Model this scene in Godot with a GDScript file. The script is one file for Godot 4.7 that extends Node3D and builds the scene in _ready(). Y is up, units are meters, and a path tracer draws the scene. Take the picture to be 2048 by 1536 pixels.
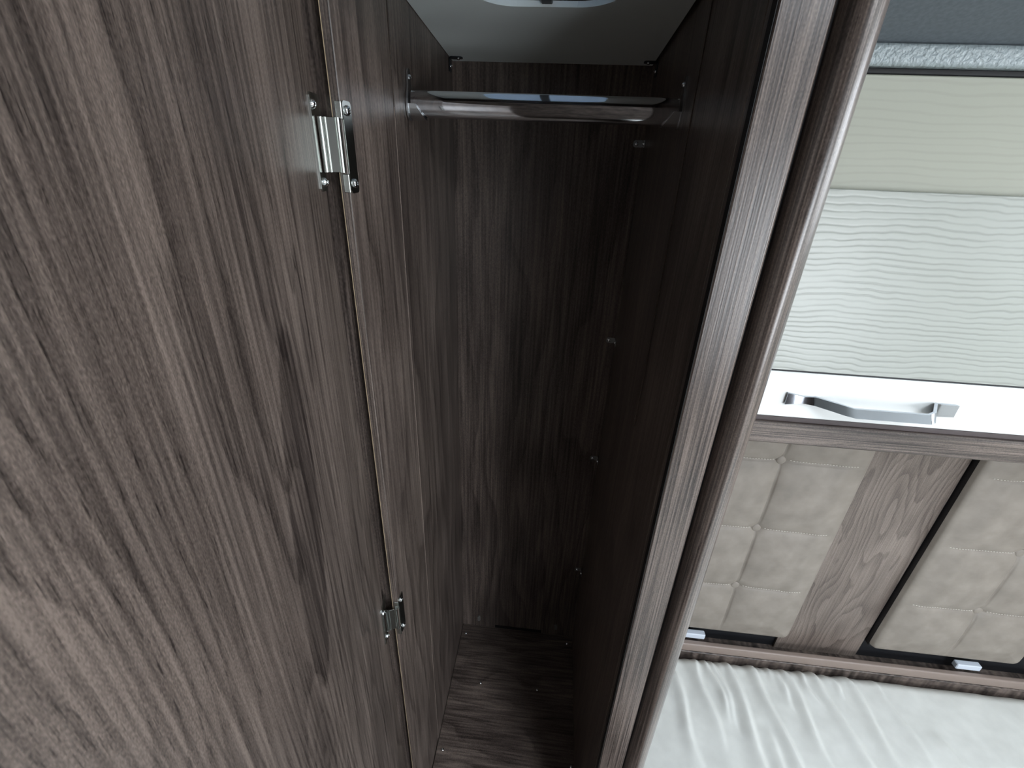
extends Node3D
# A wardrobe standing open beside a bed in a camper van. Heights in the code are measured from the camera, which stands H above the van's floor.

const H := 1.70
const XL := -0.196   # inner face of the wardrobe's hinge-side panel
const XR := 0.134    # inner face of the wardrobe's bed-side panel
const ZB := -0.896   # inner face of the wardrobe's back
const ZF := -0.445   # front edge of the hinge-side panel
const YF := -1.282   # wardrobe floor
const DOOR_SLOPE := 0.2
const DOOR_X := -0.2165
const DOOR_Z := -0.440

var M := {}
var rng := RandomNumberGenerator.new()
var taken := {}


# ---------------------------------------------------------------- nodes

func numbered(called: String) -> String:
	taken[called] = taken.get(called, -1) + 1
	return called if taken[called] == 0 else "%s_%03d" % [called, taken[called]]


func thing(called: String, label: String, category: String, base: Vector3, group := "") -> Node3D:
	var o := Node3D.new()
	o.name = numbered(called)
	add_child(o)
	o.position = base + Vector3(0, H, 0)
	o.set_meta("label", label)
	o.set_meta("category", category)
	if group:
		o.set_meta("group", group)
	return o


func hub(called: String, parent: Node3D, at: Vector3) -> Node3D:
	var o := Node3D.new()
	o.name = called
	parent.add_child(o, true)
	o.global_position = at + Vector3(0, H, 0)
	return o


# commits what a Shape holds (given in camera-height coordinates) as one named mesh under parent
func part(s: Shape, called: String, m: Material, parent: Node3D = self, label := "") -> MeshInstance3D:
	var o := MeshInstance3D.new()
	o.name = called
	parent.add_child(o, true)
	var inv := parent.global_transform.affine_inverse()
	o.mesh = s.mesh(inv * Transform3D(Basis(), Vector3(0, H, 0)))
	o.material_override = m
	if label:
		o.set_meta("label", label)
	return o


func struct(s: Shape, called: String, m: Material, label: String) -> MeshInstance3D:
	var o := part(s, called, m)
	o.set_meta("kind", "structure")
	o.set_meta("label", label)
	return o


# ---------------------------------------------------------------- shapes

class Shape:
	var v := PackedVector3Array()
	var n := PackedVector3Array()
	var t := PackedVector2Array()
	var at := Transform3D()
	# how texture coordinates follow from places: grain runs along axis `grain`, one repeat is lu across and lv along
	var grain := 1
	var lu := 0.5
	var lv := 2.15
	var ou := 0.5
	var ov := 0.2

	func uv(p: Vector3, nn: Vector3) -> Vector2:
		var a := nn.abs().max_axis_index()
		var along := grain
		if a == grain:
			along = (grain + 1) % 3
		var across := 3 - a - along
		return Vector2(p[across] / lu + ou, -p[along] / lv + ov)

	func vert(p: Vector3, nn: Vector3, w: Vector2) -> void:
		v.append(at * p)
		n.append((at.basis * nn).normalized())
		t.append(w)

	func tri(a: Vector3, b: Vector3, c: Vector3, na: Vector3, nb: Vector3, nc: Vector3, ta: Vector2, tb: Vector2, tc: Vector2) -> void:
		if (c - a).cross(b - a).dot(na + nb + nc) < 0.0:
			vert(a, na, ta); vert(c, nc, tc); vert(b, nb, tb)
		else:
			vert(a, na, ta); vert(b, nb, tb); vert(c, nc, tc)

	func flat(pts: Array, nn: Vector3) -> void:
		for i in range(1, pts.size() - 1):
			tri(pts[0], pts[i], pts[i + 1], nn, nn, nn, uv(pts[0], nn), uv(pts[i], nn), uv(pts[i + 1], nn))

	func soft(a: Vector3, b: Vector3, c: Vector3, d: Vector3, na: Vector3, nb: Vector3, nc: Vector3, nd: Vector3, ta: Vector2, tb: Vector2, tc: Vector2, td: Vector2) -> void:
		tri(a, b, c, na, nb, nc, ta, tb, tc)
		tri(a, c, d, na, nc, nd, ta, tc, td)

	# a box with chamfered edges
	func box(lo: Vector3, hi: Vector3, bev := 0.001) -> void:
		var c := (lo + hi) / 2.0
		var e := (hi - lo) / 2.0
		var b: float = min(bev, min(e.x, min(e.y, e.z)) * 0.9)
		var q := func(s: Vector3, axis: int) -> Vector3:
			var p := Vector3(e.x - b, e.y - b, e.z - b)
			p[axis] = e[axis]
			return c + p * s
		for axis in 3:
			var j := (axis + 1) % 3
			var k := (axis + 2) % 3
			for sg in [-1.0, 1.0]:
				var nn := Vector3.ZERO
				nn[axis] = sg
				var pts := []
				for w in [[-1.0, -1.0], [1.0, -1.0], [1.0, 1.0], [-1.0, 1.0]]:
					var s := Vector3.ZERO
					s[axis] = sg; s[j] = w[0]; s[k] = w[1]
					pts.append(q.call(s, axis))
				flat(pts, nn)
				for sj in [-1.0, 1.0]:
					var en := Vector3.ZERO
					en[axis] = sg; en[j] = sj
					var s1 := en
					var s2 := en
					s1[k] = -1.0; s2[k] = 1.0
					flat([q.call(s1, axis), q.call(s2, axis), q.call(s2, j), q.call(s1, j)], en.normalized())
		for sx in [-1.0, 1.0]:
			for sy in [-1.0, 1.0]:
				for sz in [-1.0, 1.0]:
					var s := Vector3(sx, sy, sz)
					flat([q.call(s, 0), q.call(s, 1), q.call(s, 2)], s.normalized())

	# a closed outline (in the plane of axes i, j) pushed along the third axis; turns under 40 degrees are smoothed
	func prism(outline: PackedVector2Array, i: int, j: int, from: float, to: float, caps := true) -> void:
		var k := 3 - i - j
		var area := 0.0
		var m := outline.size()
		for a in m:
			area += outline[a].cross(outline[(a + 1) % m])
		var out := 1.0 if area > 0 else -1.0
		var place := func(p: Vector2, w: float) -> Vector3:
			var r := Vector3.ZERO
			r[i] = p.x; r[j] = p.y; r[k] = w
			return r
		var edge_n := []
		for a in m:
			var d := (outline[(a + 1) % m] - outline[a]).normalized()
			edge_n.append(Vector2(d.y, -d.x) * out)
		var run := 0.0
		for a in m:
			var b := (a + 1) % m
			var na: Vector2 = edge_n[a]
			var nb: Vector2 = edge_n[a]
			var before: Vector2 = edge_n[(a + m - 1) % m]
			var after: Vector2 = edge_n[b]
			if before.dot(na) > 0.76: na = (na + before).normalized()
			if after.dot(nb) > 0.76: nb = (nb + after).normalized()
			var a3: Vector3 = place.call(na, 0.0)
			var b3: Vector3 = place.call(nb, 0.0)
			var len := outline[a].distance_to(outline[b])
			var p0: Vector3 = place.call(outline[a], from)
			var p1: Vector3 = place.call(outline[b], from)
			var p2: Vector3 = place.call(outline[b], to)
			var p3: Vector3 = place.call(outline[a], to)
			var t0 := Vector2(run / lu + ou, -from / lv + ov)
			var t1 := Vector2((run + len) / lu + ou, -from / lv + ov)
			var t2 := Vector2((run + len) / lu + ou, -to / lv + ov)
			var t3 := Vector2(run / lu + ou, -to / lv + ov)
			soft(p0, p1, p2, p3, a3, b3, b3, a3, t0, t1, t2, t3)
			run += len
		if caps:
			var tr := Geometry2D.triangulate_polygon(outline)
			for w in [from, to]:
				var nn := Vector3.ZERO
				nn[k] = 1.0 if (w > from) == (to > from) and w != from else -1.0
				if to < from: nn = -nn
				for a in range(0, tr.size(), 3):
					flat([place.call(outline[tr[a]], w), place.call(outline[tr[a + 1]], w), place.call(outline[tr[a + 2]], w)], nn)

	# a profile of (radius, height) turned about an axis through c
	func lathe(c: Vector3, axis: Vector3, prof: Array, seg := 20) -> void:
		var z := axis.normalized()
		var x := z.cross(Vector3.UP if absf(z.y) < 0.9 else Vector3.RIGHT).normalized()
		var y := z.cross(x)
		for a in prof.size() - 1:
			var p: Vector2 = prof[a]
			var q: Vector2 = prof[a + 1]
			var d := (q - p).normalized()
			for s in seg:
				var f0 := TAU * s / seg
				var f1 := TAU * (s + 1) / seg
				var r0 := x * cos(f0) + y * sin(f0)
				var r1 := x * cos(f1) + y * sin(f1)
				var n0 := (r0 * d.y - z * d.x)
				var n1 := (r1 * d.y - z * d.x)
				soft(c + r0 * p.x + z * p.y, c + r1 * p.x + z * p.y, c + r1 * q.x + z * q.y, c + r0 * q.x + z * q.y, n0, n1, n1, n0, Vector2(f0, p.y), Vector2(f1, p.y), Vector2(f1, q.y), Vector2(f0, q.y))

	# a tube of radius r through points
	func tube(pts: Array, r: float, seg := 12) -> void:
		for a in pts.size() - 1:
			var d: Vector3 = pts[a + 1] - pts[a]
			lathe(pts[a], d, [Vector2(0.0001, 0), Vector2(r, 0), Vector2(r, d.length()), Vector2(0.0001, d.length())], seg)

	# a surface given by rows of points, with normals from the neighbours
	func sheet(rows: Array, facing: Vector3, texture_scale := Vector2.ONE) -> void:
		var h := rows.size()
		var w: int = rows[0].size()
		var nn := []
		for j in h:
			var line := PackedVector3Array()
			for i in w:
				var dx: Vector3 = rows[j][mini(i + 1, w - 1)] - rows[j][maxi(i - 1, 0)]
				var dy: Vector3 = rows[mini(j + 1, h - 1)][i] - rows[maxi(j - 1, 0)][i]
				var c := dx.cross(dy).normalized()
				line.append(c if c.dot(facing) >= 0 else -c)
			nn.append(line)
		for j in h - 1:
			for i in w - 1:
				var t0 := Vector2(i, j) * texture_scale
				var t1 := Vector2(i + 1, j) * texture_scale
				var t2 := Vector2(i + 1, j + 1) * texture_scale
				var t3 := Vector2(i, j + 1) * texture_scale
				soft(rows[j][i], rows[j][i + 1], rows[j + 1][i + 1], rows[j + 1][i], nn[j][i], nn[j][i + 1], nn[j + 1][i + 1], nn[j + 1][i], t0, t1, t2, t3)

	func mesh(place: Transform3D) -> ArrayMesh:
		var vv := PackedVector3Array()
		var nv := PackedVector3Array()
		vv.resize(v.size())
		nv.resize(v.size())
		for i in v.size():
			vv[i] = place * v[i]
			nv[i] = (place.basis * n[i]).normalized()
		var a := []
		a.resize(Mesh.ARRAY_MAX)
		a[Mesh.ARRAY_VERTEX] = vv
		a[Mesh.ARRAY_NORMAL] = nv
		a[Mesh.ARRAY_TEX_UV] = t
		var m := ArrayMesh.new()
		m.add_surface_from_arrays(Mesh.PRIMITIVE_TRIANGLES, a)
		return m


func rounded(cx: float, cy: float, hw: float, hh: float, r: float, k := 6) -> PackedVector2Array:
	var o := PackedVector2Array()
	for q in 4:
		var sx: float = [1, -1, -1, 1][q]
		var sy: float = [1, 1, -1, -1][q]
		for a in k + 1:
			var f := PI / 2 * (q + float(a) / k)
			o.append(Vector2(cx + sx * (hw - r) + r * cos(f), cy + sy * (hh - r) + r * sin(f)))
	return o


func oval(cx: float, cy: float, rx: float, ry: float, k := 40) -> PackedVector2Array:
	var o := PackedVector2Array()
	for a in k:
		o.append(Vector2(cx + rx * cos(TAU * a / k), cy + ry * sin(TAU * a / k)))
	return o


# ---------------------------------------------------------------- textures

# stretched noise, one byte a pixel
func noise(w: int, h: int, sd: int, cells_u: float, cells_v: float, octaves := 3) -> PackedByteArray:
	var f := FastNoiseLite.new()
	f.noise_type = FastNoiseLite.TYPE_SIMPLEX_SMOOTH
	f.seed = sd
	f.fractal_octaves = octaves
	f.frequency = cells_u / w
	var hh: int = clampi(int(round(w * cells_v / cells_u)), 4, 4096)
	var ww := w
	if hh > h:      # coarser across than along: make it narrow instead
		f.frequency = cells_v / h
		hh = h
		ww = clampi(int(round(h * cells_u / cells_v)), 4, 4096)
	var im := f.get_image(ww, hh, false, false, true)
	im.resize(w, h, Image.INTERPOLATE_CUBIC)
	return im.get_data()


# flat-sawn wood. wm x hm metres; swirls: [u, v, half width, half length, lean, strength], in metres from the texture's top left corner
func wood(w: int, h: int, wm: float, hm: float, sd: int, rings: float, wander: float, swirls: Array, light: Color, dark: Color, band_share := 0.34, streak_share := 0.42, pore_share := 0.5, fine := 330.0) -> ImageTexture:
	var warp := noise(w, h, sd, wm * 7.0, hm * 1.6, 2)
	var warp2 := noise(w, h, sd + 1, wm * 40.0, hm * 9.0, 2)
	var streak := noise(w, h, sd + 2, wm * fine, hm * 3.6, 4)
	var pore := noise(w, h, sd + 3, wm * 700.0, hm * 55.0, 2)
	var tone := noise(w, h, sd + 4, wm * 9.0, hm * 3.0, 2)
	var speck := noise(w, h, sd + 5, wm * 900.0, hm * 420.0, 2)
	var data := PackedByteArray()
	data.resize(w * h * 3)
	var at := 0
	var px := 0
	for y in h:
		var vm := hm * y / h
		for x in w:
			var um := wm * x / w
			var g := um * rings + (warp[px] - 128) * wander + (warp2[px] - 128) * wander * 0.09
			var patch := 0.0
			for s in swirls:
				var dv: float = (vm - s[1]) / s[3]
				if dv > -2.4 and dv < 2.4:
					var du: float = (um - s[0] - (vm - s[1]) * s[4]) / s[2]
					if du > -2.4 and du < 2.4:
						var hump := exp(-du * du - dv * dv)
						g += s[5] * hump
						if s.size() > 6: patch += s[6] * smoothstep(0.47, 0.54, hump)
			var fr := g - floorf(g)
			var band := fr * fr * (1.0 if fr < 0.93 else (1.0 - fr) / 0.07)
			var st := (streak[px] - 118) / 128.0
			var po := (pore[px] - 150) / 100.0
			if po < 0.0: po = 0.0
			var k := 0.36 + patch + band_share * (band - 0.3) + streak_share * st + pore_share * po * (0.35 + 0.9 * band) + 0.18 * (tone[px] - 128) / 128.0 - 0.34 * (speck[px] - 128) / 128.0
			k = clampf(k, -0.15, 1.15)
			data[at] = clampi(int(255.0 * (light.r + (dark.r - light.r) * k)), 0, 255)
			data[at + 1] = clampi(int(255.0 * (light.g + (dark.g - light.g) * k)), 0, 255)
			data[at + 2] = clampi(int(255.0 * (light.b + (dark.b - light.b) * k)), 0, 255)
			at += 3
			px += 1
	return ImageTexture.create_from_image(Image.create_from_data(w, h, false, Image.FORMAT_RGB8, data))


# long wavy lines running across, for the locker's embossed foil: [colour, height]
func ripples(w: int, h: int, lines: float, a: Color, b: Color) -> Array:
	var warp := noise(w, h, 71, 3.0, 2.0, 2)
	var warp2 := noise(w, h, 75, 16.0, 5.0, 2)
	var fade := noise(w, h, 72, 5.0, 12.0, 2)
	var c := PackedByteArray()
	var e := PackedByteArray()
	c.resize(w * h * 3)
	e.resize(w * h)
	var px := 0
	for y in h:
		for x in w:
			var g := lines * y / h + (warp[px] - 128) * 0.0045 + (warp2[px] - 128) * 0.0016
			var fr := g - floorf(g)
			var k := exp(-pow((fr - 0.5) / 0.15, 2.0)) * (0.35 + fade[px] / 200.0)
			k = clampf(k, 0.0, 1.0)
			c[px * 3] = int(255 * (a.r + (b.r - a.r) * k))
			c[px * 3 + 1] = int(255 * (a.g + (b.g - a.g) * k))
			c[px * 3 + 2] = int(255 * (a.b + (b.b - a.b) * k))
			e[px] = int(255 * (1.0 - k))
			px += 1
	return [ImageTexture.create_from_image(Image.create_from_data(w, h, false, Image.FORMAT_RGB8, c)), ImageTexture.create_from_image(Image.create_from_data(w, h, false, Image.FORMAT_L8, e))]


func noise_texture(side: int, sd: int, freq: float, octaves: int, colors: Array) -> NoiseTexture2D:
	var f := FastNoiseLite.new()
	f.noise_type = FastNoiseLite.TYPE_SIMPLEX_SMOOTH
	f.seed = sd
	f.frequency = freq
	f.fractal_octaves = octaves
	var t := NoiseTexture2D.new()
	t.width = side
	t.height = side
	t.seamless = true
	t.noise = f
	if colors:
		var g := Gradient.new()
		g.set_color(0, colors[0])
		g.set_color(1, colors[1])
		t.color_ramp = g
	return t


func plain(color: Color, rough: float, metal := 0.0, spec := 0.5) -> StandardMaterial3D:
	var m := StandardMaterial3D.new()
	m.albedo_color = color
	m.roughness = rough
	m.metallic = metal
	m.metallic_specular = spec
	return m


func wooden(t: Texture2D, rough: float, spec := 0.5, pores := 0.0) -> StandardMaterial3D:
	var m := plain(Color.WHITE, rough, 0.0, spec)
	m.albedo_texture = t
	if pores > 0.0:
		m.heightmap_enabled = true
		m.heightmap_texture = t
		m.heightmap_scale = pores
	return m


func rgb8(r: int, g: int, b: int) -> Color:
	return Color(r / 255.0, g / 255.0, b / 255.0)


func make_materials() -> void:
	var walnut_light := rgb8(120, 107, 99)
	var walnut_dark := rgb8(45, 38, 35)
	M.door = wooden(wood(1024, 1800, 0.44, 1.32, 3, 34.0, 0.010, [[0.19, 0.385, 0.036, 0.19, 0.19, 2.6, 0.36], [0.118, 0.24, 0.011, 0.07, 0.1, 1.1, 0.22], [0.375, 0.30, 0.05, 0.10, -0.15, 2.5, -0.12], [0.25, 0.60, 0.03, 0.06, 0.0, 2.0, 0.1], [0.10, 0.95, 0.05, 0.2, 0.0, 2.0, 0.1]], walnut_light, walnut_dark, 0.26, 0.42, 0.72, 190.0), 0.36, 0.6, 0.015)
	M.panel = wooden(wood(512, 1024, 0.50, 2.15, 23, 22.0, 0.006, [[0.3, 0.95, 0.04, 0.3, 0.0, 1.6]], walnut_light, walnut_dark, 0.3, 0.4, 0.35, 150.0), 0.34)
	M.stile = wooden(wood(128, 1024, 0.10, 2.15, 41, 40.0, 0.004, [], walnut_light, walnut_dark, 0.3, 0.5), 0.5)
	M.frame = wooden(wood(256, 1600, 0.16, 2.15, 53, 60.0, 0.006, [[0.05, 1.75, 0.02, 0.16, 0.0, 1.5]], walnut_light, walnut_dark, 0.2, 0.7, 0.5, 480.0), 0.30, 0.6, 0.02)
	M.post = wooden(wood(192, 1600, 0.12, 2.15, 67, 40.0, 0.006, [], walnut_light, walnut_dark, 0.2, 0.55, 0.5, 420.0), 0.28, 0.6, 0.015)
	M.post.clearcoat_enabled = true
	M.post.clearcoat = 0.4
	M.post.clearcoat_roughness = 0.22
	M.head_wood = wooden(wood(320, 1024, 0.24, 0.90, 83, 34.0, 0.018, [[0.10, 0.42, 0.035, 0.2, -0.03, 3.4], [0.15, 0.75, 0.035, 0.12, 0.0, 2.2], [0.05, 0.7, 0.03, 0.14, 0.0, 1.6]], rgb8(134, 122, 113), rgb8(78, 68, 62), 0.5, 0.34, 0.3), 0.42)
	var em := ripples(1024, 512, 36.0, rgb8(166, 169, 162), rgb8(148, 151, 144))
	M.locker_door = wooden(em[0], 0.28)
	M.locker_door.heightmap_enabled = true
	M.locker_door.heightmap_texture = em[1]
	M.locker_door.heightmap_scale = 0.016
	M.fascia = wooden(ripples(1024, 256, 22.0, rgb8(152, 153, 139), rgb8(146, 147, 133))[0], 0.4)
	M.gloss_white = plain(rgb8(244, 246, 244), 0.16)
	M.black = plain(rgb8(22, 23, 27), 0.55)
	M.dark_brown = plain(rgb8(70, 60, 60), 0.5)
	M.rubber = plain(rgb8(14, 14, 16), 0.7)
	M.raw_ply = plain(rgb8(222, 200, 164), 0.6)
	M.zinc = plain(rgb8(186, 190, 186), 0.24, 1.0)
	M.chrome = plain(rgb8(214, 216, 220), 0.06, 1.0)
	M.satin_chrome = plain(rgb8(222, 225, 228), 0.25, 1.0)
	M.handle = plain(rgb8(178, 183, 190), 0.12, 1.0)
	M.steel_screw = plain(rgb8(222, 224, 226), 0.14, 1.0)
	M.slot = plain(rgb8(30, 30, 32), 0.5)
	M.dull_metal = plain(rgb8(168, 170, 170), 0.35, 0.9)
	M.dark_metal = plain(rgb8(42, 46, 52), 0.4, 0.5)
	M.top_panel = plain(rgb8(226, 233, 231), 0.5)
	M.grey_plastic = plain(rgb8(90, 94, 98), 0.5)
	M.vent_white = plain(rgb8(222, 228, 230), 0.6)
	M.vent_white.backlight_enabled = true
	M.vent_white.backlight = Color(0.95, 0.97, 0.98)
	M.white_plastic = plain(rgb8(205, 212, 222), 0.5)
	M.pad_grey = plain(rgb8(120, 120, 116), 0.6)
	M.lining = plain(Color.WHITE, 0.8)
	M.lining.albedo_texture = noise_texture(256, 5, 0.12, 3, [rgb8(96, 104, 110), rgb8(116, 124, 130)])
	M.lining.uv1_triplanar = true
	M.lining.uv1_scale = Vector3.ONE * 6.0
	M.hide = plain(rgb8(150, 160, 162), 0.34)
	M.hide.heightmap_enabled = true
	M.hide.heightmap_texture = noise_texture(512, 9, 0.05, 3, [])
	M.hide.heightmap_scale = 0.16
	M.hide.uv1_triplanar = true
	M.hide.uv1_scale = Vector3.ONE * 6.0
	M.leather = plain(Color.WHITE, 0.55)
	M.leather.albedo_texture = noise_texture(512, 15, 0.008, 4, [rgb8(124, 116, 107), rgb8(148, 139, 129)])
	M.leather.uv1_triplanar = true
	M.leather.uv1_scale = Vector3.ONE * 4.0
	M.thread = plain(rgb8(205, 200, 190), 0.7)
	M.ledge = plain(rgb8(140, 125, 116), 0.42)
	M.sheet = plain(Color.WHITE, 0.85)
	M.sheet.albedo_texture = noise_texture(512, 19, 0.02, 3, [rgb8(216, 217, 212), rgb8(226, 227, 222)])
	M.sheet.uv1_triplanar = true
	M.sheet.uv1_scale = Vector3.ONE * 2.0
	M.wall = plain(rgb8(222, 218, 208), 0.7)
	M.ceiling = plain(rgb8(206, 208, 206), 0.75)
	M.floor = plain(rgb8(104, 92, 82), 0.5)
	M.window_frame = plain(rgb8(214, 214, 212), 0.5)
	M.pane = plain(Color(0.9, 0.95, 1.0, 0.06), 0.02)
	M.pane.transparency = BaseMaterial3D.TRANSPARENCY_ALPHA


# ---------------------------------------------------------------- scene

func _ready() -> void:
	rng.seed = 7
	make_camera_and_light()
	make_materials()
	make_room()
	make_wardrobe()
	make_rail()
	make_vent()
	make_locker()
	make_headboard()
	make_bed()


func daylight(called: String, at: Vector3, towards: Vector3, size: Vector2, energy: float, color: Color) -> void:
	var l := AreaLight3D.new()
	l.name = called
	add_child(l)
	l.area_size = size
	l.area_normalize_energy = false
	l.light_energy = energy
	l.light_color = color
	l.shadow_enabled = true
	l.area_range = 8.0
	l.area_attenuation = 2.0
	var p := at + Vector3(0, H, 0)
	l.look_at_from_position(p, p + towards, Vector3.UP if absf(towards.y) < 0.9 else Vector3.FORWARD)


func make_camera_and_light() -> void:
	var cam := Camera3D.new()
	cam.name = "camera"
	add_child(cam)
	cam.fov = rad_to_deg(2.0 * atan(768.0 / 916.275))
	cam.near = 0.01
	cam.far = 50.0
	cam.transform = Transform3D(Basis(Vector3(0.99418344, 0.03505318, -0.10183593), Vector3(-0.07721813, 0.89114062, -0.44710821), Vector3(0.07507757, 0.45237116, 0.888664)).orthonormalized(), Vector3(0, H, 0))
	cam.current = true
	var env := Environment.new()
	env.tonemap_mode = Environment.TONE_MAPPER_LINEAR
	env.tonemap_exposure = 1.0
	env.background_mode = Environment.BG_SKY
	var sky := Sky.new()
	var pm := ProceduralSkyMaterial.new()
	pm.sky_top_color = rgb8(205, 222, 240)
	pm.sky_horizon_color = rgb8(236, 240, 244)
	pm.ground_horizon_color = rgb8(170, 172, 165)
	pm.ground_bottom_color = rgb8(150, 152, 145)
	pm.sky_energy_multiplier = 2.2
	pm.ground_energy_multiplier = 1.8
	sky.sky_material = pm
	env.sky = sky
	env.ambient_light_source = Environment.AMBIENT_SOURCE_DISABLED
	env.sdfgi_enabled = true
	env.ssao_enabled = true
	env.ssil_enabled = true
	var we := WorldEnvironment.new()
	we.name = "environment"
	we.environment = env
	add_child(we)
	# daylight coming in at the roof light over the bed, the side window at the bed's foot and the end window beside it
	daylight("roof_light_daylight", Vector3(0.82, 0.545, 0.60), Vector3.DOWN, Vector2(0.62, 0.66), 4.1, rgb8(240, 247, 255))
	daylight("side_window_daylight", Vector3(1.31, -0.48, 1.49), Vector3(0, 0, -1), Vector2(0.8, 0.9), 3.4, rgb8(242, 248, 255))
	daylight("end_window_daylight", Vector3(1.89, 0.05, 0.10), Vector3(-1, 0, 0), Vector2(1.5, 0.6), 1.3, rgb8(242, 248, 255))


func make_room() -> void:
	var s := Shape.new()
	s.box(Vector3(-1.36, -1.76, -0.98), Vector3(1.96, -1.70, 1.56), 0.0)
	struct(s, "floor", M.floor, "dark floor of the camper")
	# wall behind wardrobe and headboard
	s = Shape.new()
	s.box(Vector3(-1.30, -1.70, -0.98), Vector3(1.90, 0.58, -0.92), 0.0)
	struct(s, "wall_back", M.wall, "pale wall behind the wardrobe and the headboard")
	s = Shape.new()
	s.box(Vector3(-1.36, -1.70, -0.98), Vector3(-1.30, 0.58, 1.56), 0.0)
	struct(s, "wall_left", M.stile, "walnut partition at the end of the aisle")
	# end wall with its window: x 1.90, z -0.65..0.85, y -0.25..0.35
	s = Shape.new()
	s.box(Vector3(1.90, -1.70, -0.98), Vector3(1.96, -0.25, 1.56), 0.0)
	s.box(Vector3(1.90, 0.35, -0.98), Vector3(1.96, 0.58, 1.56), 0.0)
	s.box(Vector3(1.90, -0.25, -0.98), Vector3(1.96, 0.35, -0.65), 0.0)
	s.box(Vector3(1.90, -0.25, 0.85), Vector3(1.96, 0.35, 1.56), 0.0)
	struct(s, "wall_right", M.wall, "pale end wall with a window beside the bed")
	# side wall with its window: z 1.50, x 0.91..1.71, y -0.93..-0.03; walnut cupboards fill the rest of it
	s = Shape.new()
	s.box(Vector3(-1.30, -1.70, 1.50), Vector3(1.90, -0.93, 1.56), 0.0)
	s.box(Vector3(-1.30, -0.03, 1.50), Vector3(1.90, 0.58, 1.56), 0.0)
	s.box(Vector3(-1.30, -0.93, 1.50), Vector3(0.91, -0.03, 1.56), 0.0)
	s.box(Vector3(1.71, -0.93, 1.50), Vector3(1.90, -0.03, 1.56), 0.0)
	struct(s, "wall_front", M.dark_brown, "walnut side wall with a window opposite the bed head")
	window("window_1", Vector3(0.91, -0.93, 1.52), Vector3(1.71, -0.03, 1.55), 0)
	window("window_2", Vector3(1.92, -0.25, -0.65), Vector3(1.95, 0.35, 0.85), 2)
	s = Shape.new()
	s.box(Vector3(-1.30, -1.70, 0.56), Vector3(0.24, 0.55, 0.60), 0.0)
	s.box(Vector3(0.24, -1.10, 0.56), Vector3(0.42, 0.55, 0.60), 0.0)
	struct(s, "wall_aisle", M.stile, "walnut partition across the aisle from the wardrobe")
	# ceiling: holes for the wardrobe's vent (x -0.14..0.07, z -0.68..-0.465) and the roof light (x 0.51..1.13, z 0.27..0.93)
	s = Shape.new()
	var y0 := 0.55
	var y1 := 0.58
	s.box(Vector3(-1.30, y0, -0.92), Vector3(0.215, y1, -0.68), 0.0)
	s.box(Vector3(-1.30, y0, -0.68), Vector3(-0.14, y1, -0.465), 0.0)
	s.box(Vector3(0.07, y0, -0.68), Vector3(0.215, y1, -0.465), 0.0)
	s.box(Vector3(-1.30, y0, -0.465), Vector3(0.215, y1, 1.50), 0.0)
	s.box(Vector3(0.215, y0, -0.92), Vector3(1.90, y1, 0.27), 0.0)
	s.box(Vector3(0.215, y0, 0.27), Vector3(0.51, y1, 0.93), 0.0)
	s.box(Vector3(1.13, y0, 0.27), Vector3(1.90, y1, 0.93), 0.0)
	s.box(Vector3(0.215, y0, 0.93), Vector3(1.90, y1, 1.50), 0.0)
	struct(s, "ceiling", M.ceiling, "pale flat ceiling of the camper")
	window("window_3", Vector3(0.51, 0.555, 0.27), Vector3(1.13, 0.58, 0.93), 1)
	# the lining that comes down towards the lockers
	s = Shape.new()
	s.prism(PackedVector2Array([Vector2(-0.597, 0.110), Vector2(-0.45, 0.165), Vector2(-0.40, 0.549), Vector2(-0.62, 0.549), Vector2(-0.62, 0.110)]), 2, 1, 0.215, 1.898)
	struct(s, "trim_1", M.lining, "grey fabric lining sloping down to the overhead locker")
	s = Shape.new()
	s.prism(rounded(-0.605, 0.100, 0.013, 0.0098, 0.005), 2, 1, 0.215, 1.898)
	struct(s, "trim_2", M.hide, "grey leathery edge roll under the ceiling lining")
	s = Shape.new()
	s.box(Vector3(0.215, 0.0846, -0.63), Vector3(1.898, 0.0905, -0.603), 0.001)
	struct(s, "trim_3", M.rubber, "black seal above the overhead locker")


func window(called: String, lo: Vector3, hi: Vector3, _axis: int) -> void:
	var o := Node3D.new()
	o.name = called
	add_child(o)
	o.position = (lo + hi) / 2.0 + Vector3(0, H, 0)
	o.set_meta("kind", "structure")
	o.set_meta("label", {"window_1": "side window opposite the bed head", "window_2": "end window beside the bed", "window_3": "roof light over the bed"}[called])
	var thin := (hi - lo).abs().min_axis_index()
	var i := (thin + 1) % 3
	var j := (thin + 2) % 3
	for pair in [[i, j], [j, i]]:
		for end in 2:
			var a := lo
			var b := hi
			if end == 0:
				b[pair[0]] = lo[pair[0]] + 0.022
			else:
				a[pair[0]] = hi[pair[0]] - 0.022
			if pair[0] == j:
				a[i] += 0.022
				b[i] -= 0.022
			var s := Shape.new()
			s.box(a, b, 0.002)
			part(s, "window_frame", M.window_frame, o)
	var c := lo
	var d := hi
	c[i] += 0.022; c[j] += 0.022; d[i] -= 0.022; d[j] -= 0.022
	c[thin] = (lo[thin] + hi[thin]) / 2.0 - 0.002
	d[thin] = c[thin] + 0.004
	var p := Shape.new()
	p.box(c, d, 0.0)
	part(p, "pane", M.pane, o)


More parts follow.
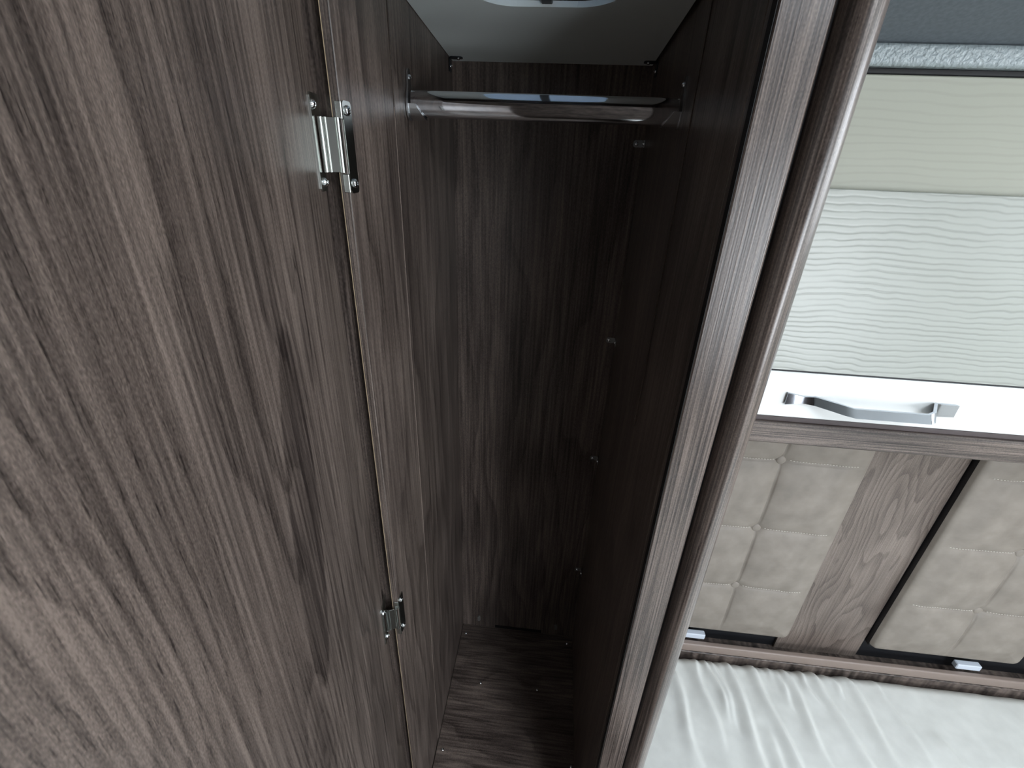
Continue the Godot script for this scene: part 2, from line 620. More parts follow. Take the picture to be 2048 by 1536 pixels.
func screw(parent: Node3D, at: Vector3, out: Vector3, r: float, called := "screw", m: Material = null) -> void:
	var s := Shape.new()
	s.lathe(at, out, [Vector2(r, -0.0004), Vector2(r, r * 0.15), Vector2(r * 0.94, r * 0.34), Vector2(r * 0.80, r * 0.52), Vector2(r * 0.60, r * 0.66), Vector2(r * 0.38, r * 0.74), Vector2(r * 0.3, r * 0.45), Vector2(0.00005, r * 0.4)], 16)
	part(s, called, m if m else M.steel_screw, parent)


func ceiling_at(z: float) -> float:
	return 0.129 + 0.0913 * (z + 0.896)


func make_wardrobe() -> void:
	var t := thing("wardrobe", "tall dark walnut wardrobe standing open beside the bed, with bare inside", "wardrobe", Vector3(-0.02, -1.70, -0.66))
	var s := Shape.new()
	# side panels
	s.ou = 1.85
	s.box(Vector3(-0.2035, -1.699, ZB - 0.009), Vector3(XL, 0.549, ZF), 0.0006)
	part(s, "side_panel", M.panel, t)
	s = Shape.new()
	s.ou = 1.82
	s.box(Vector3(XR, -1.699, ZB - 0.009), Vector3(XR + 0.012, 0.549, -0.4245), 0.0006)
	part(s, "side_panel", M.panel, t)
	# thin inner boards behind the front strips
	s = Shape.new()
	s.ou = 1.85
	s.box(Vector3(XL, YF, ZB + 0.001), Vector3(XL + 0.0009, 0.20, -0.587), 0.0003)
	part(s, "lining_board", M.panel, t)
	s = Shape.new()
	s.box(Vector3(XL + 0.0002, YF, -0.5869), Vector3(XL + 0.0008, 0.04, -0.5868), 0.0)
	part(s, "board_edge", M.ledge, t, "lighter bare edge of the thin inner board")
	s = Shape.new()
	s.ou = 1.82
	s.box(Vector3(XR - 0.0016, -0.353, ZB + 0.001), Vector3(XR, 0.20, -0.5885), 0.0003)
	part(s, "lining_board", M.panel, t)
	# back and bottom
	s = Shape.new()
	s.ou = 0.5
	s.box(Vector3(XL - 0.0, -1.699, ZB - 0.008), Vector3(XR, 0.20, ZB), 0.0004)
	part(s, "back_panel", M.panel, t)
	s = Shape.new()
	s.grain = 0
	s.lu = 0.5
	s.lv = 1.1
	s.ov = 0.2
	s.ou = 1.85
	s.box(Vector3(XL + 0.0016, YF - 0.014, ZB), Vector3(XR, YF, -0.446), 0.0006)
	part(s, "floor_board", M.panel, t)
	s = Shape.new()
	s.box(Vector3(XL + 0.001, -1.699, -0.462), Vector3(XR, YF - 0.0145, -0.447), 0.001)
	part(s, "plinth", M.stile, t)
	# front: dark stile with the bare ply line, header, bed-side frame, seal, groove and rounded post
	s = Shape.new()
	s.lu = 0.1
	s.lv = 2.15
	s.box(Vector3(-0.252, -1.699, -0.475), Vector3(-0.2045, 0.549, -0.4575), 0.001)
	part(s, "stile", M.stile, t, "dark walnut stile beside the hinges")
	s = Shape.new()
	s.box(Vector3(-0.2045, -1.699, -0.46), Vector3(-0.2035, 0.549, -0.4449), 0.0)
	part(s, "edge_line", M.raw_ply, t, "pale bare plywood line along the stile")
	s = Shape.new()
	s.lu = 0.16
	s.lv = 2.15
	s.ou = 0.9
	s.box(Vector3(-0.2034, -1.699, ZF), Vector3(XL, 0.549, -0.4440), 0.0003)
	part(s, "edge_band", M.frame, t, "light walnut edge band of the hinge-side panel")
	s = Shape.new()
	s.grain = 0
	s.box(Vector3(XL, 0.118, -0.463), Vector3(XR, 0.549, -0.447), 0.001)
	part(s, "header", M.stile, t)
	s = Shape.new()
	s.lu = 0.16
	s.lv = 2.15
	s.ou = -0.8
	s.box(Vector3(XR, -1.699, -0.424), Vector3(0.1712, 0.549, -0.403), 0.0015)
	part(s, "face_frame", M.frame, t, "greyish walnut front frame")
	s = Shape.new()
	s.box(Vector3(XR - 0.0006, -1.20, -0.4134), Vector3(XR - 0.0001, 0.20, -0.4036), 0.0)
	part(s, "seal", M.rubber, t, "black seal along the front frame")
	s = Shape.new()
	s.box(Vector3(0.1714, -1.699, -0.43), Vector3(0.1772, 0.549, -0.414), 0.0)
	part(s, "groove_strip", M.rubber, t, "black groove between frame and rounded post")
	s = Shape.new()
	s.lu = 0.12
	s.lv = 2.15
	s.prism(oval(0.1925, -0.420, 0.0165, 0.022, 48), 0, 2, -1.699, 0.549)
	part(s, "post", M.post, t, "rounded walnut post")
	s = Shape.new()
	s.box(Vector3(0.185, -1.699, -0.919), Vector3(0.2, 0.549, -0.43), 0.001)
	part(s, "end_panel", M.post, t)
	s = Shape.new()
	s.box(Vector3(XR + 0.012, -1.699, -0.44), Vector3(0.185, 0.549, -0.426), 0.0)
	part(s, "filler", M.stile, t)
	# top panel with the vent's cut-out
	s = Shape.new()
	var hole := rounded(-0.033, -0.574, 0.085, 0.094, 0.05, 12)
	var lo := Vector2(XL + 0.0017, ZB + 0.0005)
	var hi := Vector2(0.128, -0.4635)
	var c := Vector2(-0.033, -0.574)
	var outer := PackedVector2Array()
	for p in hole:
		var d := p - c
		var k := INF
		if d.x > 0: k = min(k, (hi.x - c.x) / d.x)
		if d.x < 0: k = min(k, (lo.x - c.x) / d.x)
		if d.y > 0: k = min(k, (hi.y - c.y) / d.y)
		if d.y < 0: k = min(k, (lo.y - c.y) / d.y)
		outer.append(c + d * k)
	for corner in [Vector2(lo.x, lo.y), Vector2(hi.x, lo.y), Vector2(lo.x, hi.y), Vector2(hi.x, hi.y)]:
		var best := 0
		for i in outer.size():
			if outer[i].distance_to(corner) < outer[best].distance_to(corner): best = i
		outer[best] = corner
	var th := 0.006
	for i in hole.size():
		var j := (i + 1) % hole.size()
		var a := Vector3(hole[i].x, ceiling_at(hole[i].y), hole[i].y)
		var b := Vector3(hole[j].x, ceiling_at(hole[j].y), hole[j].y)
		var e := Vector3(outer[j].x, ceiling_at(outer[j].y), outer[j].y)
		var f := Vector3(outer[i].x, ceiling_at(outer[i].y), outer[i].y)
		var up := Vector3(0, th, 0)
		s.flat([a, b, e, f], Vector3(0, -1, 0.0913).normalized())
		s.flat([a + up, b + up, e + up, f + up], Vector3.UP)
		var inward := Vector3(c.x, 0, c.y) - Vector3(a.x, 0, a.z)
		s.flat([a, b, b + up, a + up], inward.normalized())
		s.flat([f, e, e + up, f + up], -inward.normalized())
	part(s, "top_panel", M.top_panel, t, "grey white top panel inside the wardrobe")
	make_door(t)
	make_hinge(t, 0.0)
	make_hinge(t, -0.637)
	# brackets in the back corner on the bed side
	for y in [0.019, -0.338, -0.633, -1.002]:
		var k := hub("corner_bracket", t, Vector3(XR - 0.01, y, ZB + 0.004))
		s = Shape.new()
		s.prism(rounded(XR - 0.0105, y, 0.0085, 0.0055, 0.004), 0, 1, ZB, ZB + 0.0012)
		s.box(Vector3(XR - 0.0030, y - 0.0055, ZB), Vector3(XR - 0.0017, y + 0.0055, ZB + 0.019), 0.0003)
		part(s, "bracket_plate", M.dull_metal, k)
		screw(k, Vector3(XR - 0.0135, y, ZB + 0.0012), Vector3.BACK, 0.0035)
		screw(k, Vector3(XR - 0.003, y, ZB + 0.012), Vector3.LEFT, 0.0035)
	# brackets under the top panel
	for side in [-1, 1]:
		var x: float = XL + 0.0016 if side < 0 else XR - 0.0016
		var z: float = ZB + 0.022
		var y: float = ceiling_at(z)
		var k := hub("corner_bracket", t, Vector3(x, y, z))
		s = Shape.new()
		var x2: float = x + 0.021 if side < 0 else x - 0.021
		s.at = Transform3D(Basis(Vector3.RIGHT, -atan(0.0913)), Vector3(0, y - 0.0002, z))
		s.prism(rounded((x + x2) / 2, 0, 0.0105, 0.0065, 0.005), 0, 2, -0.0012, 0.0)
		s.at = Transform3D()
		s.box(Vector3(min(x, x - side * 0.0013), y - 0.020, z - 0.0065), Vector3(max(x, x - side * 0.0013), y - 0.0012, z + 0.0065), 0.0004)
		part(s, "bracket_plate", M.dark_metal, k)
		screw(k, Vector3(x - side * 0.014, y - 0.0015, z), Vector3.DOWN, 0.0033)
		screw(k, Vector3(x - side * 0.0013, y - 0.012, z), Vector3(-side, 0, 0), 0.0033)
	# screws in the bottom and the side
	for p in [[-0.181, -0.866], [0.118, -0.871], [-0.115, -0.730], [0.0385, -0.7305], [-0.180, -0.5665], [0.1266, -0.5675]]:
		screw(t, Vector3(p[0], YF, p[1]), Vector3.UP, 0.0036)
	screw(t, Vector3(XR - 0.0004, -0.344, -0.5945), Vector3.LEFT, 0.002)
	# grey plugs low on the back and the slot between them
	for x in [-0.147, 0.0825]:
		s = Shape.new()
		s.at = Transform3D(Basis(), Vector3(x, -1.247, ZB))
		s.prism(rounded(0, 0, 0.004, 0.010, 0.0038), 0, 1, 0.0, 0.004)
		part(s, "plug", M.pad_grey, t, "small grey oval plug low on the back")
	s = Shape.new()
	s.box(Vector3(-0.098, YF + 0.0002, ZB), Vector3(0.041, YF + 0.011, ZB + 0.0012), 0.0002)
	part(s, "slot", M.rubber, t, "dark cable slot at the foot of the back")
	# catch at the foot of the frame
	var cat := hub("door_catch", t, Vector3(XR - 0.008, YF, -0.44))
	s = Shape.new()
	s.box(Vector3(XR - 0.020, YF + 0.0001, -0.4605), Vector3(XR - 0.001, YF + 0.014, -0.4465), 0.002)
	part(s, "catch_block", M.white_plastic, cat, "pale plastic door catch")
	s = Shape.new()
	s.box(Vector3(XR - 0.0075, YF + 0.014, -0.4565), Vector3(XR - 0.003, YF + 0.030, -0.4505), 0.001)
	part(s, "catch_tongue", M.white_plastic, cat)
	screw(cat, Vector3(XR - 0.0002, YF + 0.036, -0.4625), Vector3.LEFT, 0.003)


func door_frame() -> Transform3D:
	var q := sqrt(1.0 + DOOR_SLOPE * DOOR_SLOPE)
	return Transform3D(Basis(Vector3(1.0 / q, 0, -DOOR_SLOPE / q), Vector3.UP, Vector3(DOOR_SLOPE / q, 0, 1.0 / q)), Vector3(DOOR_X, 0, DOOR_Z))


func make_door(t: Node3D) -> void:
	var s := Shape.new()
	s.at = door_frame()
	s.lu = 0.44
	s.lv = 1.32
	s.ou = 0.005
	s.ov = 0.115 / 1.32
	s.box(Vector3(-0.018, -1.25, 0.0), Vector3(0.0, 0.115, 0.42), 0.0015)
	part(s, "door", M.door, t, "walnut wardrobe door swung open, cathedral grain on its inner face")


func make_hinge(t: Node3D, y: float) -> void:
	var k := hub("hinge", t, Vector3(-0.21, y, -0.44))
	var d := door_frame()
	# leaf on the door: a bracket open towards the wardrobe
	var s := Shape.new()
	s.at = d
	var o := PackedVector2Array([Vector2(0.0195, -0.0355), Vector2(0.0195, 0.0355), Vector2(0.0170, 0.038), Vector2(-0.0105, 0.038), Vector2(-0.0105, 0.0215), Vector2(0.0125, 0.0215), Vector2(0.0125, -0.0225), Vector2(0.0005, -0.0225), Vector2(0.0005, -0.038), Vector2(0.0170, -0.038)])
	for i in o.size():
		o[i].y += y
	s.prism(o, 2, 1, 0.0, 0.0016)
	part(s, "door_leaf", M.zinc, k, "zinc hinge leaf on the door")
	# leaf on the side panel
	s = Shape.new()
	s.prism(rounded(-0.4545, y - 0.003, 0.009, 0.0375, 0.004), 2, 1, XL, XL + 0.0014)
	s.box(Vector3(-0.2005, y + 0.020, -0.4440), Vector3(XL + 0.0013, y + 0.0335, -0.4425), 0.0004)
	s.box(Vector3(-0.2005, y - 0.0395, -0.4440), Vector3(XL + 0.0013, y - 0.024, -0.4425), 0.0004)
	part(s, "panel_leaf", M.zinc, k, "zinc hinge leaf on the side panel")
	# knuckle: two rolls and the channelled plate between them
	s = Shape.new()
	for p in [[-0.2118, -0.4355], [-0.1985, -0.4405]]:
		s.lathe(Vector3(p[0], y - 0.0225, p[1]), Vector3.UP, [Vector2(0.0001, 0), Vector2(0.0024, 0), Vector2(0.0024, 0.0435), Vector2(0.0001, 0.0435)], 16)
	s.at = Transform3D(Basis(Vector3.UP, atan2(0.005, 0.0133)), Vector3(-0.2052, y, -0.4385))
	s.box(Vector3(-0.0062, -0.0225, -0.001), Vector3(0.0062, 0.021, 0.0008), 0.0003)
	s.at = s.at.translated_local(Vector3(-0.003, 0, 0.001))
	s.lathe(Vector3(0, -0.0225, 0), Vector3.UP, [Vector2(0.0001, 0), Vector2(0.0010, 0), Vector2(0.0010, 0.0435), Vector2(0.0001, 0.0435)], 10)
	s.at = s.at.translated_local(Vector3(-0.0015, 0, 0))
	s.at = Transform3D()
	part(s, "knuckle", M.zinc, k, "bright folded hinge knuckle")
	for q in [[0.0145, 0.0295], [0.0085, -0.0305]]:
		screw(k, d * Vector3(0.0016, y + q[1], q[0]), d.basis.x, 0.0042)
	for q in [0.027, -0.032]:
		screw(k, Vector3(XL + 0.0014, y + q, -0.4535), Vector3.RIGHT, 0.0042)


func make_rail() -> void:
	var y := 0.0475
	var z := -0.64
	var t := thing("clothes_rail", "chrome oval clothes rail across the top of the wardrobe", "clothes rail", Vector3(-0.03, y, z))
	var s := Shape.new()
	s.prism(oval(z, y, 0.0078, 0.0145, 48), 2, 1, XL + 0.006, XR - 0.006)
	part(s, "rail", M.chrome, t)
	for side in [-1, 1]:
		var x: float = XL + 0.0017 if side < 0 else XR - 0.0017
		var k := hub("rail_bracket", t, Vector3(x, y, z))
		s = Shape.new()
		# flange: narrow tab above, wide socket below
		var o := PackedVector2Array()
		for q in [[-0.005, 0.032], [-0.0025, 0.036], [0.0025, 0.036], [0.005, 0.032], [0.006, 0.018], [0.0125, 0.008], [0.0125, -0.008], [0.009, -0.0150], [0.004, -0.0182], [-0.004, -0.0182], [-0.009, -0.0150], [-0.0125, -0.008], [-0.0125, 0.008], [-0.006, 0.018]]:
			o.append(Vector2(z + q[0], y + q[1]))
		s.prism(o, 2, 1, x if side < 0 else x - 0.0022, x + 0.0022 if side < 0 else x)
		part(s, "flange", M.satin_chrome, k)
		# cradle: the lower half of a sleeve, slanting up to the flange
		s = Shape.new()
		var n := 20
		for i in n:
			var f0 := PI + PI * i / n
			var f1 := PI + PI * (i + 1) / n
			var reach0 := 0.010 + 0.012 * -sin(f0)
			var reach1 := 0.010 + 0.012 * -sin(f1)
			var pts := []
			for f in [[f0, reach0], [f1, reach1]]:
				var co := Vector3(0, sin(f[0]) * 0.0172, cos(f[0]) * 0.0110)
				var ci := Vector3(0, sin(f[0]) * 0.0148, cos(f[0]) * 0.0082)
				var base := Vector3(x, y, z)
				var away := Vector3(-side * f[1], 0, 0)
				pts.append([base + co, base + co + away, base + ci + away, base + ci])
			var rad := Vector3(0, sin((f0 + f1) / 2), cos((f0 + f1) / 2))
			s.flat([pts[0][0], pts[1][0], pts[1][1], pts[0][1]], rad)
			s.flat([pts[0][1], pts[1][1], pts[1][2], pts[0][2]], Vector3(-side, 0, 0))
			s.flat([pts[0][2], pts[1][2], pts[1][3], pts[0][3]], -rad)
		part(s, "cradle", M.satin_chrome, k)
		screw(k, Vector3(x - side * 0.0022, y + 0.0275, z), Vector3(-side, 0, 0), 0.003)


func make_vent() -> void:
	var t := thing("roof_vent", "white roof vent seen through the cut-out in the wardrobe top", "vent", Vector3(-0.033, 0.14, -0.566))
	var s := Shape.new()
	# translucent lid just above the cut-out and the shaft from there to the roof
	var yb := 0.1815
	s.box(Vector3(-0.135, yb, -0.675), Vector3(-0.130, 0.58, -0.470), 0.0)
	s.box(Vector3(0.062, yb, -0.675), Vector3(0.067, 0.58, -0.470), 0.0)
	s.box(Vector3(-0.130, yb, -0.675), Vector3(0.062, 0.58, -0.670), 0.0)
	s.box(Vector3(-0.130, yb, -0.475), Vector3(0.062, 0.58, -0.470), 0.0)
	part(s, "shaft", M.white_plastic, t)
	s = Shape.new()
	s.box(Vector3(-0.135, 0.1785, -0.675), Vector3(0.067, 0.1814, -0.470), 0.0)
	part(s, "lid", M.vent_white, t, "translucent white lid")
	s = Shape.new()
	s.box(Vector3(-0.0395, ceiling_at(-0.655) + 0.0010, -0.667), Vector3(-0.0265, ceiling_at(-0.655) + 0.0080, -0.479), 0.001)
	part(s, "bar", M.grey_plastic, t, "grey bar across the vent opening")


func make_locker() -> void:
	var x0 := 0.216
	var x1 := 1.60
	var t := thing("overhead_locker", "cream overhead locker with embossed door hanging above the headboard", "locker", Vector3(0.9, -0.352, -0.7))
	var s := Shape.new()
	s.box(Vector3(x0, -0.335, -0.9195), Vector3(x1, 0.0835, -0.612), 0.002)
	part(s, "body", M.fascia, t)
	# upper fascia
	s = Shape.new()
	s.grain = 1
	s.lu = 1.5
	s.ou = 0.0
	s.lv = 0.18
	s.ov = 0.6
	s.box(Vector3(x0, -0.026, -0.6115), Vector3(x1, 0.084, -0.600), 0.001)
	part(s, "upper_fascia", M.fascia, t, "matt cream upper fascia")
	# door, proud of the fascia, leaning a little
	s = Shape.new()
	var o := PackedVector2Array([Vector2(-0.606, -0.0245), Vector2(-0.5885, -0.0245), Vector2(-0.5878, -0.0250), Vector2(-0.578, -0.2420), Vector2(-0.606, -0.2420)])
	var d := Shape.new()
	s.lu = 1.0
	s.prism(o, 2, 1, x0, x1)
	# texture: x along u, height along v
	for i in s.t.size():
		s.t[i] = Vector2(s.v[i].x / 0.62, -s.v[i].y / 0.26)
	part(s, "door_panel", M.locker_door, t, "cream door panel embossed with wavy lines")
	# high gloss strip with the handle
	s = Shape.new()
	s.box(Vector3(x0, -0.3115, -0.606), Vector3(x1, -0.2446, -0.5760), 0.0015)
	part(s, "gloss_strip", M.gloss_white, t, "glossy white strip carrying the handle")
	s = Shape.new()
	s.box(Vector3(x0, -0.3185, -0.604), Vector3(x1, -0.3118, -0.5770), 0.0)
	part(s, "gap_strip", M.dark_brown, t, "dark brown strip under the glossy strip")
	s = Shape.new()
	s.box(Vector3(x0, -0.2445, -0.604), Vector3(x1, -0.2421, -0.5785), 0.0)
	part(s, "joint", M.black, t, "black joint above the glossy strip")
	s = Shape.new()
	s.grain = 0
	s.ov = 0.9
	s.lu = 0.16
	s.lv = 2.15
	s.box(Vector3(x0, -0.3520, -0.606), Vector3(x1, -0.3190, -0.5700), 0.003)
	part(s, "bottom_rail", M.frame, t, "greyish wooden rail under the locker")
	# handle: flat bow
	var k := hub("handle", t, Vector3(0.43, -0.28, -0.57))
	s = Shape.new()
	var zf := -0.5760
	var path := [Vector2(0.320, zf + 0.0040), Vector2(0.3415, zf + 0.0050), Vector2(0.3560, zf + 0.0090), Vector2(0.3830, zf + 0.0300), Vector2(0.3930, zf + 0.0365), Vector2(0.4820, zf + 0.0365), Vector2(0.4930, zf + 0.0290), Vector2(0.5060, zf + 0.0060), Vector2(0.5120, zf + 0.0045), Vector2(0.5330, zf + 0.0040)]
	var hw := [0.0085, 0.0046, 0.0050, 0.0050, 0.0046, 0.0046, 0.0060, 0.0095, 0.0090, 0.0085]
	var lean := [0.0, 0.001, 0.006, 0.008, 0.008, 0.008, 0.006, 0.002, 0.0, 0.0]
	var thick := 0.0035
	for i in path.size() - 1:
		var a: Vector2 = path[i]
		var b: Vector2 = path[i + 1]
		var before: Vector2 = path[i - 1] if i > 0 else a - (b - a)
		var after: Vector2 = path[i + 2] if i + 2 < path.size() else b + (b - a)
		var na := (b - before).normalized().orthogonal()
		var nb := (after - a).normalized().orthogonal()
		if na.y < 0: na = -na
		if nb.y < 0: nb = -nb
		var yc := -0.2815
		var ya: float = hw[i]
		var yb: float = hw[i + 1]
		var A := [Vector3(a.x, yc + ya, a.y), Vector3(a.x, yc - ya, a.y), Vector3(a.x - na.x * thick, yc - ya, a.y - na.y * thick), Vector3(a.x - na.x * thick, yc + ya, a.y - na.y * thick)]
		var B := [Vector3(b.x, yc + yb, b.y), Vector3(b.x, yc - yb, b.y), Vector3(b.x - nb.x * thick, yc - yb, b.y - nb.y * thick), Vector3(b.x - nb.x * thick, yc + yb, b.y - nb.y * thick)]
		A[0].z -= lean[i]; A[3].z -= lean[i]; B[0].z -= lean[i + 1]; B[3].z -= lean[i + 1]
		var fa := Vector3(na.x, lean[i] / (2.0 * ya), na.y).normalized()
		var fb := Vector3(nb.x, lean[i + 1] / (2.0 * yb), nb.y).normalized()
		var w := Vector2.ZERO
		s.soft(A[0], B[0], B[1], A[1], fa, fb, fb, fa, w, w, w, w)
		s.soft(A[3], B[3], B[2], A[2], -fa, -fb, -fb, -fa, w, w, w, w)
		s.flat([A[0], B[0], B[3], A[3]], Vector3.UP)
		s.flat([A[1], B[1], B[2], A[2]], Vector3.DOWN)
		if i == 0: s.flat(A, Vector3.LEFT)
		if i == path.size() - 2: s.flat(B, Vector3.RIGHT)
	part(s, "bow", M.handle, k, "chrome bow handle")
	for x in [0.3305, 0.5230]:
		s = Shape.new()
		s.lathe(Vector3(x, -0.2815, zf), Vector3.BACK, [Vector2(0.004, 0.0), Vector2(0.004, 0.0025)], 14)
		part(s, "foot", M.satin_chrome, k)


func pad_depth(px: float, py: float, w: float, h: float, rows: Array) -> float:
	# px, py from the pad's lower corner; height of the cover above the board
	var e: float = min(min(px, w - px), min(py, h - py))
	var q := clampf(e / 0.016, 0.0, 1.0)
	var edge := sqrt(1.0 - (1.0 - q) * (1.0 - q)) * 0.012
	var fx := fposmod(px / (w / 2.0), 1.0)
	var below := 0.0
	var above := h
	for r in rows:
		if r <= py: below = r
	for r in range(rows.size() - 1, -1, -1):
		if rows[r] > py: above = rows[r]
	var fy := clampf((py - below) / (above - below), 0.0, 1.0)
	var sx := sin(PI * fx)
	var sy := sin(PI * fy)
	var near := absf(px - w / 2.0) / (w / 2.0)
	var seam_y := pow(maxf(sy, 0.0), 0.42)
	var seam_x := pow(maxf(sx, 0.0), 0.42)
	# seams fade out near the outer edge
	var fade := clampf((near - 0.55) / 0.45, 0.0, 1.0)
	seam_y = lerpf(seam_y, 1.0, fade * 0.75)
	if px < w * 0.25 or px > w * 0.75: seam_x = maxf(seam_x, 1.0 - (1.0 - seam_x) * 0.15)
	var puff := 0.0150 * seam_x * seam_y
	var dent := 0.0
	for r in rows:
		var dd := Vector2(px - w / 2.0, py - r).length()
		dent += 0.0065 * exp(-pow(dd / 0.016, 2.0))
	return maxf(0.0, edge + puff * smoothstep(0.0, 0.07, e) - dent)


func make_headboard() -> void:
	var t := thing("headboard", "headboard of two buttoned taupe leather pads with a walnut board between", "headboard", Vector3(0.72, -1.16, -0.9))
	var s := Shape.new()
	s.box(Vector3(0.205, -1.230, -0.9195), Vector3(1.62, -0.36, -0.9055), 0.0)
	part(s, "backing", M.black, t)
	s = Shape.new()
	s.lu = 0.24
	s.lv = 0.90
	s.ou = -0.70 / 0.24
	s.ov = -0.36 / 0.90
	s.box(Vector3(0.698, -1.229, -0.9052), Vector3(0.918, -0.365, -0.8985), 0.0008)
	part(s, "walnut_board", M.head_wood, t, "walnut board between the two leather pads")
	var bottom := -1.160
	var h := 0.80
	var w := 0.372
	var rows := []
	for y in [-0.973, -0.777, -0.580, -0.383]:
		rows.append(y - bottom)
	for x0 in [0.336, 0.919]:
		s = Shape.new()
		s.box(Vector3(x0 + 0.001, bottom + 0.002, -0.9052), Vector3(x0 + w - 0.001, bottom + h - 0.002, -0.8845), 0.001)
		part(s, "pad_board", M.black, t, "black core board of the leather pad")
		var k := hub("leather_pad", t, Vector3(x0 + w / 2, bottom, -0.88))
		s = Shape.new()
		var nx := 112
		var ny := 240
		var grid := []
		for j in ny + 1:
			var line := PackedVector3Array()
			for i in nx + 1:
				var px := w * i / nx
				var py := h * j / ny
				# round the corners a little
				var cx := clampf(px, 0.02, w - 0.02)
				var cy := clampf(py, 0.02, h - 0.02)
				var off := Vector2(px - cx, py - cy)
				var p2 := Vector2(px, py)
				if absf(off.x) > 0 and absf(off.y) > 0 and off.length() > 0:
					p2 = Vector2(cx, cy) + off.normalized() * maxf(absf(off.x), absf(off.y))
				line.append(Vector3(x0 + p2.x, bottom + p2.y, -0.8845 + pad_depth(px, py, w, h, rows)))
			grid.append(line)
		s.sheet(grid, Vector3.BACK)
		part(s, "cover", M.leather, k, "taupe leather cover")
		for r in rows:
			s = Shape.new()
			var z: float = -0.8845 + pad_depth(w / 2, r, w, h, rows)
			s.lathe(Vector3(x0 + w / 2, bottom + r, z - 0.002), Vector3.BACK, [Vector2(0.0112, 0.0), Vector2(0.0114, 0.004), Vector2(0.0105, 0.0062), Vector2(0.008, 0.0078), Vector2(0.0045, 0.0086), Vector2(0.0001, 0.0088)], 24)
			part(s, "button", M.leather, k)
		s = Shape.new()
		for r in rows:
			for i in range(1, 60):
				var px := w * i / 60.0
				if absf(px - w / 2) < 0.017 or px < 0.03 or px > w - 0.03:
					continue
				var py: float = r + 0.0028
				var z := -0.8845 + pad_depth(px, py, w, h, rows)
				s.box(Vector3(x0 + px - 0.0019, bottom + py - 0.0006, z - 0.0005), Vector3(x0 + px + 0.0019, bottom + py + 0.0006, z + 0.0007), 0.0002)
		var st := part(s, "stitching", M.thread, k, "pale stitching along the seams")
		st.set_meta("kind", "stuff")


func fold(p: Vector2, a: Vector2, b: Vector2, width: float, height: float) -> float:
	var d := b - a
	var f := (p - a).dot(d) / d.length_squared()
	if f < -0.15 or f > 1.35:
		return 0.0
	var bow := 0.006 * sin(f * 5.0 + a.x * 40.0)
	var off := (p - a).cross(d.normalized()) + bow
	var taper := clampf((f + 0.15) / 0.2, 0.0, 1.0) * clampf((1.35 - f) / 0.6, 0.0, 1.0)
	# steep on one side, long on the other
	var x := off / (width if off > 0 else width * 2.6)
	return 1.5 * height * exp(-x * x) * taper


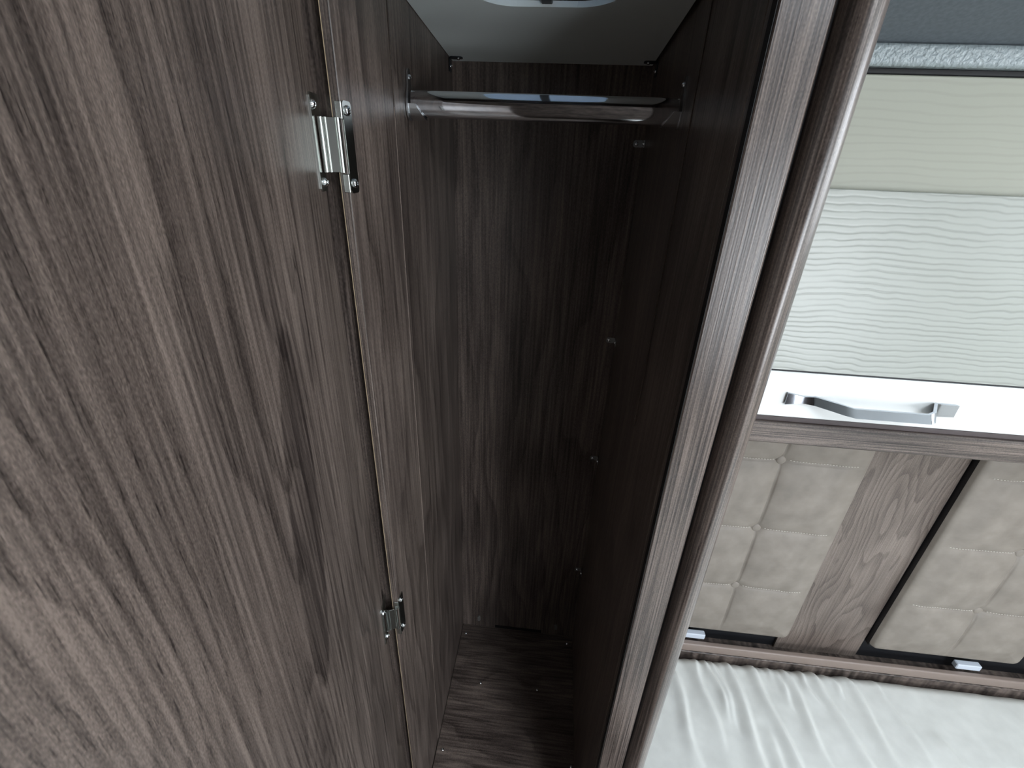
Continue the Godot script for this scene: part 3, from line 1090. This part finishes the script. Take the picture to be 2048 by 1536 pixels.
func make_bed() -> void:
	var t := thing("bed_base", "dark bed base with a walnut ledge rail at the head", "bed base", Vector3(0.95, -1.70, 0.05))
	var s := Shape.new()
	s.box(Vector3(0.26, -1.699, -0.85), Vector3(1.60, -1.402, 1.05), 0.004)
	part(s, "box", M.stile, t)
	s = Shape.new()
	s.prism(rounded(-0.8615, -1.2115, 0.0075, 0.0145, 0.004), 2, 1, 0.205, 1.61)
	part(s, "ledge_rail", M.ledge, t, "narrow brown ledge rail at the bed head")
	s = Shape.new()
	s.box(Vector3(0.205, -1.699, -0.9195), Vector3(1.61, -1.232, -0.8565), 0.002)
	part(s, "head_support", M.stile, t)
	for x in [0.462, 1.180]:
		s = Shape.new()
		s.box(Vector3(x - 0.031, -1.196, -0.888), Vector3(x + 0.031, -1.178, -0.872), 0.002)
		part(s, "clip", M.white_plastic, t, "pale plastic clip on the ledge rail")
	var m := thing("mattress", "mattress under a white fitted sheet creased in long folds", "mattress", Vector3(0.93, -1.40, 0.1))
	s = Shape.new()
	s.box(Vector3(0.268, -1.40, -0.838), Vector3(1.59, -1.262, 1.03), 0.02)
	part(s, "core", M.white_plastic, m)
	var folds := [[0.553, -0.845, 0.571, -0.600, 0.008, 0.0075], [0.624, -0.854, 0.644, -0.608, 0.007, 0.0065], [0.783, -0.868, 0.81, -0.628, 0.008, 0.007], [0.705, -0.848, 0.723, -0.640, 0.007, 0.0055], [0.866, -0.855, 0.885, -0.659, 0.007, 0.0045], [0.943, -0.854, 0.958, -0.686, 0.006, 0.003], [0.467, -0.842, 0.480, -0.673, 0.007, 0.006], [0.402, -0.798, 0.417, -0.620, 0.007, 0.0055], [0.500, -0.84, 0.515, -0.72, 0.005, 0.005], [0.518, -0.84, 0.530, -0.70, 0.006, 0.004], [0.672, -0.852, 0.688, -0.76, 0.005, 0.004], [0.745, -0.856, 0.757, -0.77, 0.005, 0.004], [0.82, -0.856, 0.835, -0.80, 0.004, 0.003], [0.60, -0.66, 0.625, -0.45, 0.008, 0.004], [1.02, -0.70, 1.06, -0.50, 0.01, 0.003]]
	var xs := []
	var x := 0.262
	while x < 1.60:
		xs.append(x)
		x += 0.003 if x < 1.1 else 0.012
	xs.append(1.60)
	var zs := []
	var z := -0.8535
	while z < 1.04:
		zs.append(z)
		z += 0.005 if z < -0.55 else 0.03
	zs.append(1.05)
	var fn := FastNoiseLite.new()
	fn.seed = 4
	fn.frequency = 9.0
	fn.fractal_octaves = 2
	s = Shape.new()
	var grid := []
	for zz in zs:
		var line := PackedVector3Array()
		for xx in xs:
			var e: float = min(min(xx - 0.262, 1.60 - xx), min(zz + 0.8535, 1.05 - zz))
			var q := clampf(e / 0.03, 0.0, 1.0)
			var y := -1.241 + 0.0 - 0.022 * pow(1.0 - q, 2.0)
			var k := 0.0
			for f in folds:
				if absf(xx - (f[0] + f[2]) / 2) < 0.06:
					k += fold(Vector2(xx, zz), Vector2(f[0], f[1]), Vector2(f[2], f[3]), f[4], f[5])
			# gathers along the head edge
			var gather := 0.0016 * sin(xx * 260.0 + 2.0 * sin(xx * 37.0)) * clampf(1.0 - (zz + 0.85) / 0.05, 0.0, 1.0) * clampf((1.0 - xx) / 0.3, 0.0, 1.0)
			y += k + gather + 0.0025 * fn.get_noise_2d(xx, zz * 0.6)
			line.append(Vector3(xx, y, zz))
		grid.append(line)
	s.sheet(grid, Vector3.UP)
	# skirts
	var n := xs.size()
	for side in 2:
		var row: PackedVector3Array = grid[0] if side == 0 else grid[grid.size() - 1]
		for i in n - 1:
			s.flat([row[i], row[i + 1], Vector3(row[i + 1].x, -1.40, row[i + 1].z), Vector3(row[i].x, -1.40, row[i].z)], Vector3(0, 0, -1 if side == 0 else 1))
	for side in 2:
		for j in grid.size() - 1:
			var a: Vector3 = grid[j][0 if side == 0 else n - 1]
			var b: Vector3 = grid[j + 1][0 if side == 0 else n - 1]
			s.flat([a, b, Vector3(b.x, -1.40, b.z), Vector3(a.x, -1.40, a.z)], Vector3(-1 if side == 0 else 1, 0, 0))
	part(s, "fitted_sheet", M.sheet, m, "white fitted sheet with long creases")
